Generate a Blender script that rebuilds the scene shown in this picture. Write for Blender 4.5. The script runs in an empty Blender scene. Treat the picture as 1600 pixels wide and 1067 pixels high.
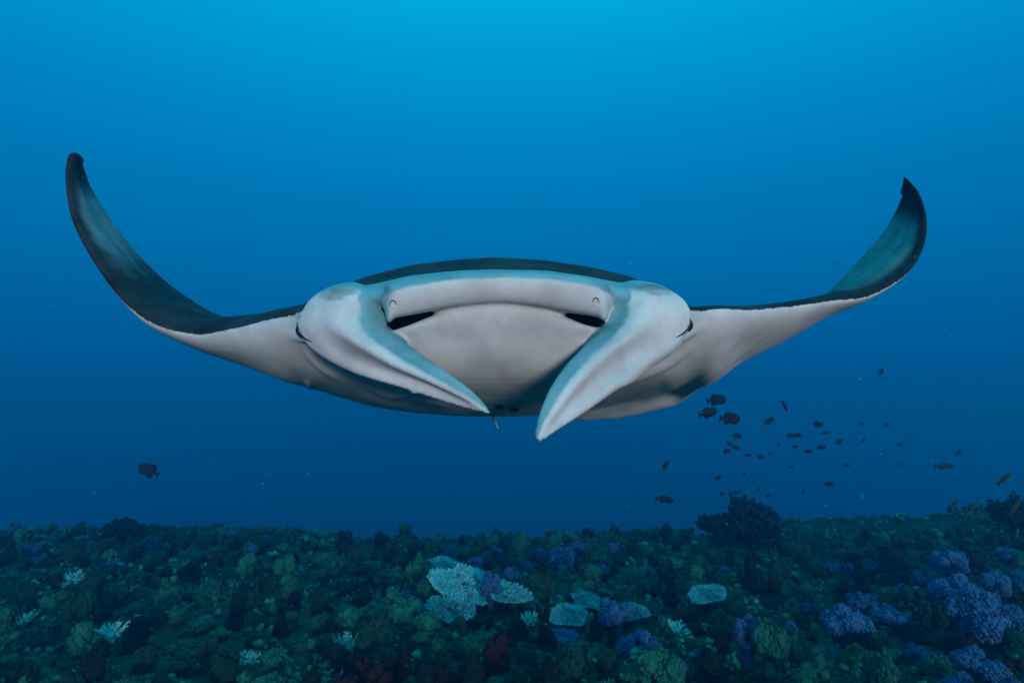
import bpy, bmesh, math, random
import numpy as np
from mathutils import Vector, Matrix
from mathutils.bvhtree import BVHTree

# ------------------------------------------------------------------ camera, water light, key light
sc = bpy.context.scene
COL = sc.collection
PITCH = math.radians(5.0)
CAM_Z = 2.35
FPX = 900.0                       # focal length in photo pixels (1600 wide)
CX, CY = 800.0, 533.5

cam_d = bpy.data.cameras.new('camera')
cam = bpy.data.objects.new('camera', cam_d)
COL.objects.link(cam)
cam.location = (0, 0, CAM_Z)
cam.rotation_euler = (math.radians(90) + PITCH, 0, 0)
cam_d.sensor_width = 36.0
cam_d.lens = 36.0 * FPX / 1600.0
cam_d.clip_end = 500
cam_d.clip_start = 0.05
cam_d.dof.use_dof = True
cam_d.dof.focus_distance = 1.40
cam_d.dof.aperture_fstop = 6.3
sc.camera = cam

SUN_EL, SUN_AZ = 5.5, 14.0        # light travels from behind the camera; azimuth to the right of straight behind

world = bpy.data.worlds.new('World')
sc.world = world
world.use_nodes = True
wn, wl = world.node_tree.nodes, world.node_tree.links
wn.clear()
w_out = wn.new('ShaderNodeOutputWorld')
w_bg = wn.new('ShaderNodeBackground')
w_bg.inputs['Strength'].default_value = 0.1
w_tc = wn.new('ShaderNodeTexCoord')
w_nm = wn.new('ShaderNodeVectorMath'); w_nm.operation = 'NORMALIZE'
wl.new(w_tc.outputs['Generated'], w_nm.inputs[0])
w_sep = wn.new('ShaderNodeSeparateXYZ')
wl.new(w_nm.outputs[0], w_sep.inputs[0])
# the sky is seen through the surface: its hemisphere is squeezed towards the zenith
w_sc = wn.new('ShaderNodeVectorMath'); w_sc.operation = 'MULTIPLY'
w_sc.inputs[1].default_value = (0.25, 0.25, 0.0)
wl.new(w_nm.outputs[0], w_sc.inputs[0])
w_ad = wn.new('ShaderNodeVectorMath'); w_ad.operation = 'ADD'
w_ad.inputs[1].default_value = (0, 0, 1)
wl.new(w_sc.outputs[0], w_ad.inputs[0])
w_n2 = wn.new('ShaderNodeVectorMath'); w_n2.operation = 'NORMALIZE'
wl.new(w_ad.outputs[0], w_n2.inputs[0])
w_sky = wn.new('ShaderNodeTexSky')
w_sky.sky_type = 'NISHITA'
w_sky.sun_disc = False
w_sky.sun_elevation = math.radians(SUN_EL)
w_sky.sun_rotation = math.radians(180 - SUN_AZ)
wl.new(w_n2.outputs[0], w_sky.inputs['Vector'])
w_bw = wn.new('ShaderNodeRGBToBW')
wl.new(w_sky.outputs[0], w_bw.inputs[0])
w_gain = wn.new('ShaderNodeMath'); w_gain.operation = 'MULTIPLY'
w_gain.inputs[1].default_value = 20.0
wl.new(w_bw.outputs[0], w_gain.inputs[0])
# what the water lets through by how steeply one looks up
w_map = wn.new('ShaderNodeMapRange')
w_map.inputs['From Min'].default_value = -1.0
w_map.inputs['From Max'].default_value = 1.0
wl.new(w_sep.outputs['Z'], w_map.inputs['Value'])
w_ramp = wn.new('ShaderNodeValToRGB')
wl.new(w_map.outputs[0], w_ramp.inputs[0])


def s2l(c):
    return tuple((v / 255 / 12.92) if v / 255 <= 0.04045 else ((v / 255 + 0.055) / 1.055) ** 2.4 for v in c)


def row_z(r):
    return math.sin(PITCH + math.atan((CY - r) / FPX))


stops = [(-1.0, (0, 50, 50)), (-0.45, (0, 42, 56)), (row_z(900), (0, 44, 74)), (row_z(800), (0, 56, 98)), (row_z(700), (0, 70, 120)), (row_z(600), (0, 83, 141)),
         (row_z(500), (0, 95, 155)), (row_z(400), (0, 107, 168)), (row_z(300), (0, 118, 179)), (row_z(200), (0, 133, 190)),
         (row_z(100), (0, 148, 201)), (row_z(0), (2, 165, 213)), (0.76, (24, 192, 236)), (1.0, (70, 235, 255))]
el = w_ramp.color_ramp.elements
el[0].position = 0.0; el[1].position = 1.0
el[0].color = s2l(stops[0][1]) + (1,); el[1].color = s2l(stops[-1][1]) + (1,)
for z, c in stops[1:-1]:
    e = el.new((z + 1) / 2); e.color = s2l(c) + (1,)
w_mul = wn.new('ShaderNodeVectorMath'); w_mul.operation = 'MULTIPLY'
wl.new(w_ramp.outputs[0], w_mul.inputs[0])
wl.new(w_gain.outputs[0], w_mul.inputs[1])
wl.new(w_mul.outputs[0], w_bg.inputs['Color'])
wl.new(w_bg.outputs[0], w_out.inputs['Surface'])

sun_d = bpy.data.lights.new('strobe_sun', 'SUN')  # low lamp standing in for strobes at the camera; also lights the reef
sun_d.energy = 1.9
sun_d.angle = math.radians(9.0)
sun_d.color = (1.0, 0.88, 0.84)
strobe_sun = bpy.data.objects.new('strobe_sun', sun_d)
COL.objects.link(strobe_sun)
_e, _a = math.radians(SUN_EL), math.radians(SUN_AZ)
to_sun = Vector((math.sin(_a) * math.cos(_e), -math.cos(_a) * math.cos(_e), math.sin(_e)))
strobe_sun.rotation_euler = to_sun.to_track_quat('Z', 'Y').to_euler()
strobe_sun.location = (2, -6, 4)

sc.view_settings.view_transform = 'Standard'
sc.view_settings.look = 'None'
sc.view_settings.exposure = 0.0
sc.view_settings.gamma = 1.0
sc.view_settings.use_curve_mapping = False
sc.render.engine = 'CYCLES'
cy = sc.cycles
cy.use_denoising = True
cy.max_bounces = 5
cy.diffuse_bounces = 2
cy.glossy_bounces = 1
cy.transmission_bounces = 1
cy.volume_bounces = 2
cy.transparent_max_bounces = 6
cy.caustics_reflective = False
cy.caustics_refractive = False

FWD = np.array([0, math.cos(PITCH), math.sin(PITCH)])
UP = np.array([0, -math.sin(PITCH), math.cos(PITCH)])
RGT = np.array([1.0, 0, 0])
ORG = np.array([0, 0, CAM_Z])


def P(px, py, d):
    """photo pixel and depth along the view axis (metres) -> place in the world"""
    px, py, d = np.asarray(px, float), np.asarray(py, float), np.asarray(d, float)
    return ORG + ((px - CX) / FPX * d)[..., None] * RGT + ((CY - py) / FPX * d)[..., None] * UP + d[..., None] * FWD


# ------------------------------------------------------------------ helpers
def _hash(ix, iy, iz, seed):
    h = (ix.astype(np.int64) * 374761393 + iy.astype(np.int64) * 668265263 + iz.astype(np.int64) * 2147483647 + seed * 974634151)
    h = (h ^ (h >> 13)) * 1274126177
    h = h ^ (h >> 16)
    return ((h & 0xFFFFFF) / float(0xFFFFFF)) * 2 - 1


def vnoise(p, seed=0):
    p = np.asarray(p, float)
    i = np.floor(p).astype(np.int64); f = p - i
    f = f * f * f * (f * (f * 6 - 15) + 10)
    r = 0
    for dx in (0, 1):
        for dy in (0, 1):
            for dz in (0, 1):
                w = (f[:, 0] if dx else 1 - f[:, 0]) * (f[:, 1] if dy else 1 - f[:, 1]) * (f[:, 2] if dz else 1 - f[:, 2])
                r = r + w * _hash(i[:, 0] + dx, i[:, 1] + dy, i[:, 2] + dz, seed)
    return r


def fbm(p, octaves=4, seed=0, gain=0.5):
    p = np.asarray(p, float); r = 0; a = 1.0
    for o in range(octaves):
        r = r + a * vnoise(p * (2 ** o) + o * 17.3, seed + o); a *= gain
    return r


def mesh_np(name, v, f, smooth=True):
    """mesh from numpy verts and an (n,3|4) face array"""
    me = bpy.data.meshes.new(name)
    v = np.ascontiguousarray(v, np.float32); f = np.ascontiguousarray(f, np.int32)
    k = f.shape[1]
    me.vertices.add(len(v)); me.vertices.foreach_set('co', v.ravel())
    me.loops.add(f.size); me.loops.foreach_set('vertex_index', f.ravel())
    me.polygons.add(len(f)); me.polygons.foreach_set('loop_start', np.arange(0, f.size, k, dtype=np.int32))
    me.update(calc_edges=True)
    me.polygons.foreach_set('use_smooth', np.full(len(f), smooth))
    me.validate()
    return me


def fattr(me, name, vals):
    a = me.attributes.new(name, 'FLOAT', 'POINT')
    a.data.foreach_set('value', np.ascontiguousarray(vals, np.float32))


def link(name, data, mat=None, parent=None, loc=None):
    o = bpy.data.objects.new(name, data)
    COL.objects.link(o)
    if mat is not None and data is not None and not data.materials:
        data.materials.append(mat)
    if parent is not None:
        o.parent = parent
    if loc is not None:
        o.location = loc
    return o


def tag(o, label=None, cat=None, group=None, kind=None):
    if label: o['label'] = label
    if cat: o['category'] = cat
    if group: o['group'] = group
    if kind: o['kind'] = kind
    return o


def copy_tree(o, parent=None):
    c = o.copy(); COL.objects.link(c); c.parent = parent
    for ch in o.children:
        copy_tree(ch, c)
    return c


_ICO = {}


def ico(n):
    if n not in _ICO:
        bm = bmesh.new(); bmesh.ops.create_icosphere(bm, subdivisions=n, radius=1.0)
        bm.verts.ensure_lookup_table()
        v = np.array([x.co[:] for x in bm.verts]); f = np.array([[q.index for q in t.verts] for t in bm.faces])
        bm.free(); _ICO[n] = (v, f)
    return _ICO[n]


class Soup:
    """collects triangles / quads (as triangles) for one mesh, with one float value per vertex"""
    def __init__(s): s.v, s.f, s.a, s.n = [], [], [], 0

    def add(s, v, f, a=0.0):
        f = np.asarray(f)
        if f.shape[1] == 4:
            f = np.vstack([f[:, [0, 1, 2]], f[:, [0, 2, 3]]])
        s.v.append(np.asarray(v, float)); s.f.append(f + s.n)
        s.a.append(np.broadcast_to(np.asarray(a, float), (len(v),)).copy()); s.n += len(v)

    def mesh(s, name, smooth=True):
        me = mesh_np(name, np.vstack(s.v), np.vstack(s.f), smooth)
        fattr(me, 'tone', np.concatenate(s.a))
        return me


def tube(path, radii, seg=8, cap=True):
    path = np.asarray(path, float); n = len(path)
    radii = np.broadcast_to(np.asarray(radii, float), (n,))
    tan = np.gradient(path, axis=0); tan /= np.linalg.norm(tan, axis=1)[:, None] + 1e-9
    ref = np.array([0.31, 0.83, 0.46])
    u = np.cross(tan, ref); u /= np.linalg.norm(u, axis=1)[:, None] + 1e-9
    w = np.cross(tan, u)
    th = np.linspace(0, 2 * np.pi, seg, endpoint=False)
    v = path[:, None] + radii[:, None, None] * (np.cos(th)[None, :, None] * u[:, None] + np.sin(th)[None, :, None] * w[:, None])
    v = v.reshape(-1, 3)
    f = []
    for i in range(n - 1):
        for j in range(seg):
            a, b = i * seg + j, i * seg + (j + 1) % seg
            f += [(a, b, b + seg), (a, b + seg, a + seg)]
    if cap:
        v = np.vstack([v, path[0] - tan[0] * radii[0] * .6, path[-1] + tan[-1] * radii[-1] * .6])
        for j in range(seg):
            f.append((n * seg, (j + 1) % seg, j))
            f.append((n * seg + 1, (n - 1) * seg + j, (n - 1) * seg + (j + 1) % seg))
    return v, np.array(f)


# ------------------------------------------------------------------ materials
def new_mat(name):
    m = bpy.data.materials.new(name); m.use_nodes = True
    nt = m.node_tree
    return m, nt, nt.nodes['Principled BSDF']


def mat_coral(name, dark, light, scale=14.0, rough=0.85, bump=0.5, var=0.25):
    """mottled organic surface: colour by fine noise, tone attribute and a per-object shift"""
    m, nt, b = new_mat(name)
    N, L = nt.nodes, nt.links
    tc = N.new('ShaderNodeTexCoord')
    at = N.new('ShaderNodeAttribute'); at.attribute_name = 'tone'
    no = N.new('ShaderNodeTexNoise'); no.inputs['Scale'].default_value = scale; no.inputs['Detail'].default_value = 5
    L.new(tc.outputs['Object'], no.inputs['Vector'])
    inf = N.new('ShaderNodeObjectInfo')
    ad = N.new('ShaderNodeMath'); ad.operation = 'MULTIPLY_ADD'
    L.new(at.outputs['Fac'], ad.inputs[0]); ad.inputs[1].default_value = 0.55
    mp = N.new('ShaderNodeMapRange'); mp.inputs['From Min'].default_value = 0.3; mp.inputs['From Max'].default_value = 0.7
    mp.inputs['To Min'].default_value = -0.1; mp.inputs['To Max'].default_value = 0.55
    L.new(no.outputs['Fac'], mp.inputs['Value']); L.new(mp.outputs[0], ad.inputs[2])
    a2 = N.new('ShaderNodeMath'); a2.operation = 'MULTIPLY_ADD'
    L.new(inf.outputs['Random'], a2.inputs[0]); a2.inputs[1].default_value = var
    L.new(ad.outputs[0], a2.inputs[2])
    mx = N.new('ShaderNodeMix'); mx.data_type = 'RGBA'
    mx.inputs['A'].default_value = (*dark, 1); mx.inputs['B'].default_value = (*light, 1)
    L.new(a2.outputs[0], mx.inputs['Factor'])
    L.new(mx.outputs['Result'], b.inputs['Base Color'])
    b.inputs['Roughness'].default_value = rough
    b.inputs['Specular IOR Level'].default_value = 0.08
    bp = N.new('ShaderNodeBump'); bp.inputs['Strength'].default_value = bump; bp.inputs['Distance'].default_value = 0.02
    n2 = N.new('ShaderNodeTexNoise'); n2.inputs['Scale'].default_value = scale * 3.5; n2.inputs['Detail'].default_value = 4
    L.new(tc.outputs['Object'], n2.inputs['Vector'])
    L.new(n2.outputs['Fac'], bp.inputs['Height']); L.new(bp.outputs['Normal'], b.inputs['Normal'])
    return m

# ------------------------------------------------------------------ seabed
def sstep(a, b, x):
    t = np.clip((x - a) / (b - a), 0, 1); return t * t * (3 - 2 * t)


def ground(x, y):
    x, y = np.asarray(x, float), np.asarray(y, float)
    z0 = np.zeros_like(x)
    p = np.stack([x, y, z0], -1)
    h = 0.10 * fbm(p * 0.55, 3, 11) + 0.055 * fbm(p * 2.1, 3, 23)
    h = h + 0.075 * np.maximum(0, fbm(p * 3.7 + 5, 2, 31)) ** 1.3
    h = h + 0.46 * sstep(2.5, 10.0, x) * sstep(3.5, 8.5, y) + 0.10 * sstep(2.0, 8.0, -x) * sstep(3.5, 8.5, y)
    h = h - .12 * sstep(6, 10, y)
    drop = sstep(9.6, 15, y) * 1.0 + sstep(10.2, 26, y + 0.6 * vnoise(p * 0.4 + 9, 3)) * 12.0
    side = sstep(13, 20, np.abs(x)) * 1.6
    return h - drop - side


def G(px, py):
    """where the sight line through a photo pixel meets the seabed, and how far along the view axis that is"""
    d = np.arange(2.0, 30, 0.02)
    q = P(np.full_like(d, px), np.full_like(d, py), d)
    hit = np.where(q[:, 2] < ground(q[:, 0], q[:, 1]))[0]
    if len(hit) == 0:
        return None
    return q[hit[0]], d[hit[0]]


def axis(lo, hi, fine_lo, fine_hi, fine, coarse):
    a = np.concatenate([np.linspace(lo, fine_lo, max(2, int((fine_lo - lo) / coarse)), endpoint=False), np.arange(fine_lo, fine_hi, fine),
                        np.linspace(fine_hi, hi, max(2, int((hi - fine_hi) / coarse)))])
    return a


gx = axis(-58, 58, -12, 12, 0.05, 1.2)
gy = axis(-2.2, 58, 2.0, 14.5, 0.04, 1.2)
XX, YY = np.meshgrid(gx, gy, indexing='ij')
pf = np.stack([XX.ravel(), YY.ravel(), np.zeros(XX.size)], -1)
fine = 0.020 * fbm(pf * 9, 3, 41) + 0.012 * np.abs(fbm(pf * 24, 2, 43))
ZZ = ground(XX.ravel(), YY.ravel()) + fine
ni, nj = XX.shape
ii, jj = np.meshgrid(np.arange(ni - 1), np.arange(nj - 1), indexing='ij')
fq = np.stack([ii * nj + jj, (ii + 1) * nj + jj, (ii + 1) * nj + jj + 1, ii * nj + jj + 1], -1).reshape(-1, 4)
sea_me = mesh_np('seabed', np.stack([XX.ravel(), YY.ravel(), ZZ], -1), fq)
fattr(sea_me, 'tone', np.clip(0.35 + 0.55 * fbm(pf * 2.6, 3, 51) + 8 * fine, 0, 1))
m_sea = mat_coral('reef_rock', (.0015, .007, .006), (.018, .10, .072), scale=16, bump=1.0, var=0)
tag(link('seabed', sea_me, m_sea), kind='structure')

# ------------------------------------------------------------------ water haze
hz = mesh_np('haze', [(-60, -3, -16.5), (60, -3, -16.5), (60, 60, -16.5), (-60, 60, -16.5), (-60, -3, 3.6), (60, -3, 3.6), (60, 60, 3.6), (-60, 60, 3.6)],
             [(3, 2, 1, 0), (4, 5, 6, 7), (0, 1, 5, 4), (1, 2, 6, 5), (2, 3, 7, 6), (3, 0, 4, 7)], False)
m_haze = bpy.data.materials.new('sea_water'); m_haze.use_nodes = True
hn = m_haze.node_tree.nodes; hn.clear()
ho = hn.new('ShaderNodeOutputMaterial'); hv = hn.new('ShaderNodeVolumePrincipled')
hv.inputs['Color'].default_value = (.008, .19, .35, 1)
hv.inputs['Absorption Color'].default_value = (.04, .50, .60, 1)
hv.inputs['Density'].default_value = 0.052
hv.inputs['Anisotropy'].default_value = 0.6
m_haze.node_tree.links.new(hv.outputs[0], ho.inputs['Volume'])
tag(link('haze', hz, m_haze), kind='stuff')

# ------------------------------------------------------------------ reef life: prototypes
rg = np.random.default_rng(77)
m_blue = mat_coral('blue_soft_coral', (.006, .026, .075), (.050, .145, .32), 10, bump=.8, var=.4)
m_green = mat_coral('green_leather_coral', (.002, .018, .014), (.022, .165, .115), 9, bump=.8, var=.5)
m_olive = mat_coral('olive_hard_coral', (.002, .009, .008), (.013, .070, .054), 12, bump=.9, var=.5)
m_dark = mat_coral('dark_sponge', (.003, .008, .010), (.009, .026, .028), 12, bump=.8)
m_red = mat_coral('red_sponge', (.012, .006, .007), (.055, .019, .018), 12, bump=.8)
m_table = mat_coral('pale_table_coral', (.012, .10, .12), (.26, .80, .86), 26, bump=.6)
m_tip = mat_coral('pale_finger_coral', (.03, .11, .10), (.40, .72, .66), 18, bump=.5)
m_fan = mat_coral('dark_sea_fan', (.003, .010, .014), (.009, .026, .034), 14, bump=.6)
m_turf = mat_coral('turf', (.002, .010, .008), (.05, .40, .28), 6, bump=.4, var=0)


def blob(s, c, r, sub=2, amp=.16, freq=2.2, seed=0, squash=1.0, tone=(0.0, 1.0)):
    v, f = ico(sub)
    n = 1 + amp * fbm(v * freq + seed * 3.7, 3, seed)
    q = v * n[:, None] * r
    q[:, 2] *= squash
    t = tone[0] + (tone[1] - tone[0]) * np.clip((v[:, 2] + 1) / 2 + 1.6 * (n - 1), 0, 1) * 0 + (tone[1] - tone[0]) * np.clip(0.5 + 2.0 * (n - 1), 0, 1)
    s.add(q + c, f, t)


def soft_crown(seed, lobes=11, balls=60, tall=1.0, br=.036):
    """puffy coral head: lobes covered in polyp balls, about 1 unit across"""
    r_ = np.random.default_rng(seed); s = Soup()
    for k in range(lobes):
        a = r_.uniform(0, 2 * np.pi); rad = .36 * math.sqrt(r_.uniform(0, 1))
        z = (.34 + .42 * r_.uniform(0, 1) * (1 - .5 * rad / .36)) * tall
        c = np.array([rad * math.cos(a), rad * math.sin(a), z]); lr = r_.uniform(.07, .20)
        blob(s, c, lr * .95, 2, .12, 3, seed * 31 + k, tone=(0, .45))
        i = np.arange(balls) + .5
        ph = np.arccos(1 - 1.7 * i / balls); th = np.pi * (1 + 5 ** .5) * i + r_.uniform(0, 6)
        d = np.stack([np.cos(th) * np.sin(ph), np.sin(th) * np.sin(ph), np.cos(ph)], -1)
        for q in d:
            v, f = ico(1)
            rr = br * r_.uniform(.4, 1.5)
            s.add(v * rr * r_.uniform(.8, 1.2, 3) + c + q * lr * r_.uniform(.9, 1.12), f, r_.uniform(.1, 1))
    return s.mesh('soft_crown')


def stalk_mesh(seed, h=.45, r0=.17, r1=.12):
    r_ = np.random.default_rng(seed); s = Soup()
    z = np.linspace(-.12, h, 7)
    path = np.stack([.04 * np.sin(3 * z + seed), .04 * np.cos(2 * z + seed), z], -1)
    v, f = tube(path, np.linspace(r0, r1, 7) * (1 + .1 * r_.normal(size=7)), 10)
    s.add(v, f, .2)
    for k in range(3):
        a = r_.uniform(0, 6.28)
        p2 = np.array([[0, 0, h * .5], [.12 * math.cos(a), .12 * math.sin(a), h * .8], [.22 * math.cos(a), .22 * math.sin(a), h * 1.15]])
        v, f = tube(p2, [r1 * .8, r1 * .6, r1 * .5], 8); s.add(v, f, .25)
    return s.mesh('stalk')


def lumpy(seed, n=9, sub=3, spread=.34, up=.5, amp=.2, freq=3.0, rmin=.14, rmax=.26, knobs=0):
    r_ = np.random.default_rng(seed); s = Soup()
    blob(s, np.array([0, 0, .12]), .36, sub, amp, freq, seed, .7)
    for k in range(n):
        a = r_.uniform(0, 2 * np.pi); rad = spread * math.sqrt(r_.uniform(0, 1))
        c = np.array([rad * math.cos(a), rad * math.sin(a), .08 + up * r_.uniform(.1, 1) * (1 - .6 * rad / spread)]); R_ = r_.uniform(rmin, rmax)
        blob(s, c, R_, sub, amp, freq + 1.5, seed * 13 + k, r_.uniform(.75, 1.2), tone=(0, .7))
        for m in range(knobs):
            d = r_.normal(size=3); d[2] = abs(d[2]) * .9 - .1; d /= np.linalg.norm(d)
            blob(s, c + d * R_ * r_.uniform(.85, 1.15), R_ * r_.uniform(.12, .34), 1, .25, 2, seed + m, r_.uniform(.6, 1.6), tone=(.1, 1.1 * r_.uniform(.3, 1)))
    return s.mesh('lumpy')


def tubes_mesh(seed, n=4, h=.8):
    r_ = np.random.default_rng(seed); s = Soup()
    for k in range(n):
        a = r_.uniform(0, 6.28); lean = r_.uniform(.05, .3)
        hh = h * r_.uniform(.55, 1.15); t = np.linspace(0, 1, 9)
        path = np.stack([(.08 + lean * t) * math.cos(a), (.08 + lean * t) * math.sin(a), -.1 + hh * t], -1)
        rad = .085 * (1 + .5 * np.sin(t * 5 + k) * .3) * (1 + .35 * t); rad[-1] *= .75
        v, f = tube(path, rad, 12)
        v = v + .02 * vnoise(v * 9, seed)[:, None]
        s.add(v, f, np.clip(v[:, 2] / h, 0, 1) * .6)
    return s.mesh('tubes')


def table_plate(seed, nb=1000):
    """lacy plate: radiating ribs with many short upright branchlets"""
    r_ = np.random.default_rng(seed); s = Soup()
    na, nr = 44, 9
    th = np.linspace(0, 2 * np.pi, na, endpoint=False)
    R = .5 * (1 + .26 * fbm(np.stack([np.cos(th) * 1.6, np.sin(th) * 1.6, th * 0 + seed], -1), 3, seed))
    top, bot = [], []
    for j in range(nr):
        q = j / (nr - 1)
        rr = R * (q ** .85)
        z = .30 + .045 * q + .02 * fbm(np.stack([np.cos(th) * rr * 7, np.sin(th) * rr * 7, th * 0], -1), 2, seed + 3)
        top.append(np.stack([np.cos(th) * rr, np.sin(th) * rr, z], -1))
        bot.append(np.stack([np.cos(th) * rr * .97, np.sin(th) * rr * .97, z - .02 - .03 * (1 - q)], -1))
    g = np.vstack(top + bot[::-1])
    n = 2 * nr; f = []
    for i in range(n - 1):
        for j in range(na):
            f.append((i * na + j, i * na + (j + 1) % na, (i + 1) * na + (j + 1) % na, (i + 1) * na + j))
    rad = np.linalg.norm(g[:, :2], axis=1)
    s.add(g, np.array(f), np.clip(-.1 + .9 * fbm(g * 16, 2, seed), -.2, 1) * .4)
    for k in range(nb):
        a = r_.uniform(0, 6.28); q = math.sqrt(r_.uniform(0.01, 1.0))
        r0 = np.interp(a, th, R, period=2 * np.pi) * q
        b0 = np.array([r0 * math.cos(a), r0 * math.sin(a), .335])
        dirv = np.array([math.cos(a) * .6 * q, math.sin(a) * .6 * q, 1]) + r_.normal(size=3) * .35
        L_ = r_.uniform(.010, .028) if q < .92 else r_.uniform(.02, .045)
        v, f = tube([b0 - dirv * .015, b0 + dirv * L_ * .6, b0 + dirv * L_], [.010, .009, .006], 5)
        s.add(v, f, np.clip(1.1 * r_.uniform() ** 1.3 * np.clip(.35 + .9 * fbm(b0[None] * 9, 2, seed)[0], .1, 1) + (.5 if q > .93 else 0) + (v[:, 2] - .36) * 3, 0, 1.1))
    return s.mesh('plate')


def fingers_mesh(seed, n=70, flat=.5):
    r_ = np.random.default_rng(seed); s = Soup()
    blob(s, np.array([0, 0, .02]), .26, 2, .2, 3, seed, .5, tone=(0, .3))
    for k in range(n):
        a = r_.uniform(0, 6.28); q = math.sqrt(r_.uniform(0, 1))
        b0 = np.array([.20 * q * math.cos(a), .20 * q * math.sin(a), .05])
        d = np.array([q * math.cos(a), q * math.sin(a), flat + .25 * r_.uniform()]) + r_.normal(size=3) * .15
        d /= np.linalg.norm(d); L_ = r_.uniform(.18, .36)
        path = [b0, b0 + d * L_ * .5 + [0, 0, .02], b0 + d * L_ + [0, 0, .06]]
        v, f = tube(path, [.035, .028, .018], 6)
        tt = np.concatenate([np.repeat([0, .35, 1.0], 6), [0, 1.0]])
        s.add(v, f, tt)
        e = path[2]
        for m in range(3):
            v, f = ico(1); s.add(v * r_.uniform(.014, .026) + e + r_.normal(size=3) * .025, f, r_.uniform(.6, 1.2))
    return s.mesh('fingers')


def bush_meshes(seed, wide=1.0, n=9):
    """branching sea fan: stem with forking twigs, and a crown of small polyp tufts on them"""
    r_ = np.random.default_rng(seed); s = Soup(); t = Soup(); ends = []

    def grow(p, d, L_, r, lvl):
        e = p + d * L_
        v, f = tube([p, (p + e) / 2 + r_.normal(size=3) * L_ * .06, e], [r, r * .85, r * .7], 6); s.add(v, f, .2)
        if lvl >= 2:
            ends.append(e); ends.append((p + e) / 2)
        if lvl < 4:
            for k in range(3 if lvl < 3 else 2):
                dd = d + r_.normal(size=3) * np.array([.75 * wide, .45, .5]); dd[2] += .18
                grow(e, dd / np.linalg.norm(dd), L_ * r_.uniform(.6, .85), r * .62, lvl + 1)
    for k in range(3):
        d = np.array([(k - 1) * .45 * wide + r_.normal() * .1, r_.normal() * .15, 1.0])
        grow(np.array([0, 0, -.08]), d / np.linalg.norm(d), .17, .04, 0)
    for e in ends:
        for m in range(4):
            v, f = ico(1)
            t.add(v * r_.uniform(.012, .034) * r_.uniform(.6, 1.4, 3) + e + r_.normal(size=3) * .035, f, r_.uniform(0, 1))
    return s.mesh('stem'), t.mesh('crown')


class Kind:
    """a prototype thing: (part name, mesh, material) list"""
    def __init__(s, name, cat, parts): s.name, s.cat, s.parts = name, cat, parts

    def place(s, loc, size, rz, label, group, tilt=(0, 0), zs=1.0):
        if len(s.parts) == 1:
            o = link(s.name, s.parts[0][1], s.parts[0][2])
        else:
            o = bpy.data.objects.new(s.name, None); COL.objects.link(o)
            for pn, me, mt in s.parts:
                link(pn, me, mt, o)
        o.location = loc; o.rotation_euler = (tilt[0], tilt[1], rz); o.scale = (size, size, size * zs)
        tag(o, label, s.cat, group)
        return o


def recolour(me, mat):
    m2 = me.copy(); m2.materials.clear(); m2.materials.append(mat); return m2


K_soft = [Kind('soft_coral', 'coral', [('crown', soft_crown(100 + k, 13 + k % 4, 84, (1.0, 1.35, .8, 1.15, .95)[k]), m_blue), ('stalk', stalk_mesh(100 + k), m_blue)]) for k in range(5)]
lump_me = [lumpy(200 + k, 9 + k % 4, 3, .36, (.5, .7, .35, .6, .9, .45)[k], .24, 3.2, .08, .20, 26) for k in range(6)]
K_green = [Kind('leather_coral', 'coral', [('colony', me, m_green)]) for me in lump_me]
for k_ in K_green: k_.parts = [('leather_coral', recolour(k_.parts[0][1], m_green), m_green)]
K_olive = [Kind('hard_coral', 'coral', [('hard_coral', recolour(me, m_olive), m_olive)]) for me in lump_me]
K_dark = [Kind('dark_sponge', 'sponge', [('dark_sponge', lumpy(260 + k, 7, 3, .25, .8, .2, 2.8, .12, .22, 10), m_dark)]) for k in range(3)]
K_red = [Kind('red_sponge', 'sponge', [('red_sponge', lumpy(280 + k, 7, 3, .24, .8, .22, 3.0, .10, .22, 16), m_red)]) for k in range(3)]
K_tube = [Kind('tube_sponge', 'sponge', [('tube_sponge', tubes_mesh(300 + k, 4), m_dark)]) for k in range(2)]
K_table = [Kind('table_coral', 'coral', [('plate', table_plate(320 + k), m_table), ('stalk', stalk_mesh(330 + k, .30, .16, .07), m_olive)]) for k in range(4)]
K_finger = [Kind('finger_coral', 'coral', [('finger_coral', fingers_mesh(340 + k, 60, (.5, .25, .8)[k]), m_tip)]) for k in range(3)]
K_bush = []
for k in range(3):
    st_, cr_ = bush_meshes(360 + k, (1.3, .9, .6)[k])
    K_bush.append(Kind('sea_fan', 'sea fan', [('stem', st_, m_fan), ('crown', cr_, m_fan)]))

placed = []          # (px, py, radius px) of what stands on the reef
rnd = random.Random(9)


LMK, LOOK = [], []      # landmarks (short name, x, y); look-alikes to be labelled by what they stand near


def put(kinds, px, py, w, label, group=None, sink=.04, zs=1.0, tilt=(0, 0), which=None, short=None):
    """stand a thing on the seabed at the photo pixel of its foot, w photo pixels wide"""
    g = G(px, py)
    if g is None: return None
    q, d = g
    size = w / FPX * d * 1.05
    k = kinds[which if which is not None else rnd.randrange(len(kinds))]
    z = float(ground(np.array([q[0]]), np.array([q[1]]))[0])
    placed.append((px, py, w))
    o = k.place((q[0], q[1], z - sink * size), size, rnd.uniform(-.3, .3) if tilt[0] else rnd.uniform(0, 6.28), label, group, tilt, zs)
    if short: LMK.append((short, q[0], q[1]))
    if group: LOOK.append((o, q[0], q[1], size, label))
    return o


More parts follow.
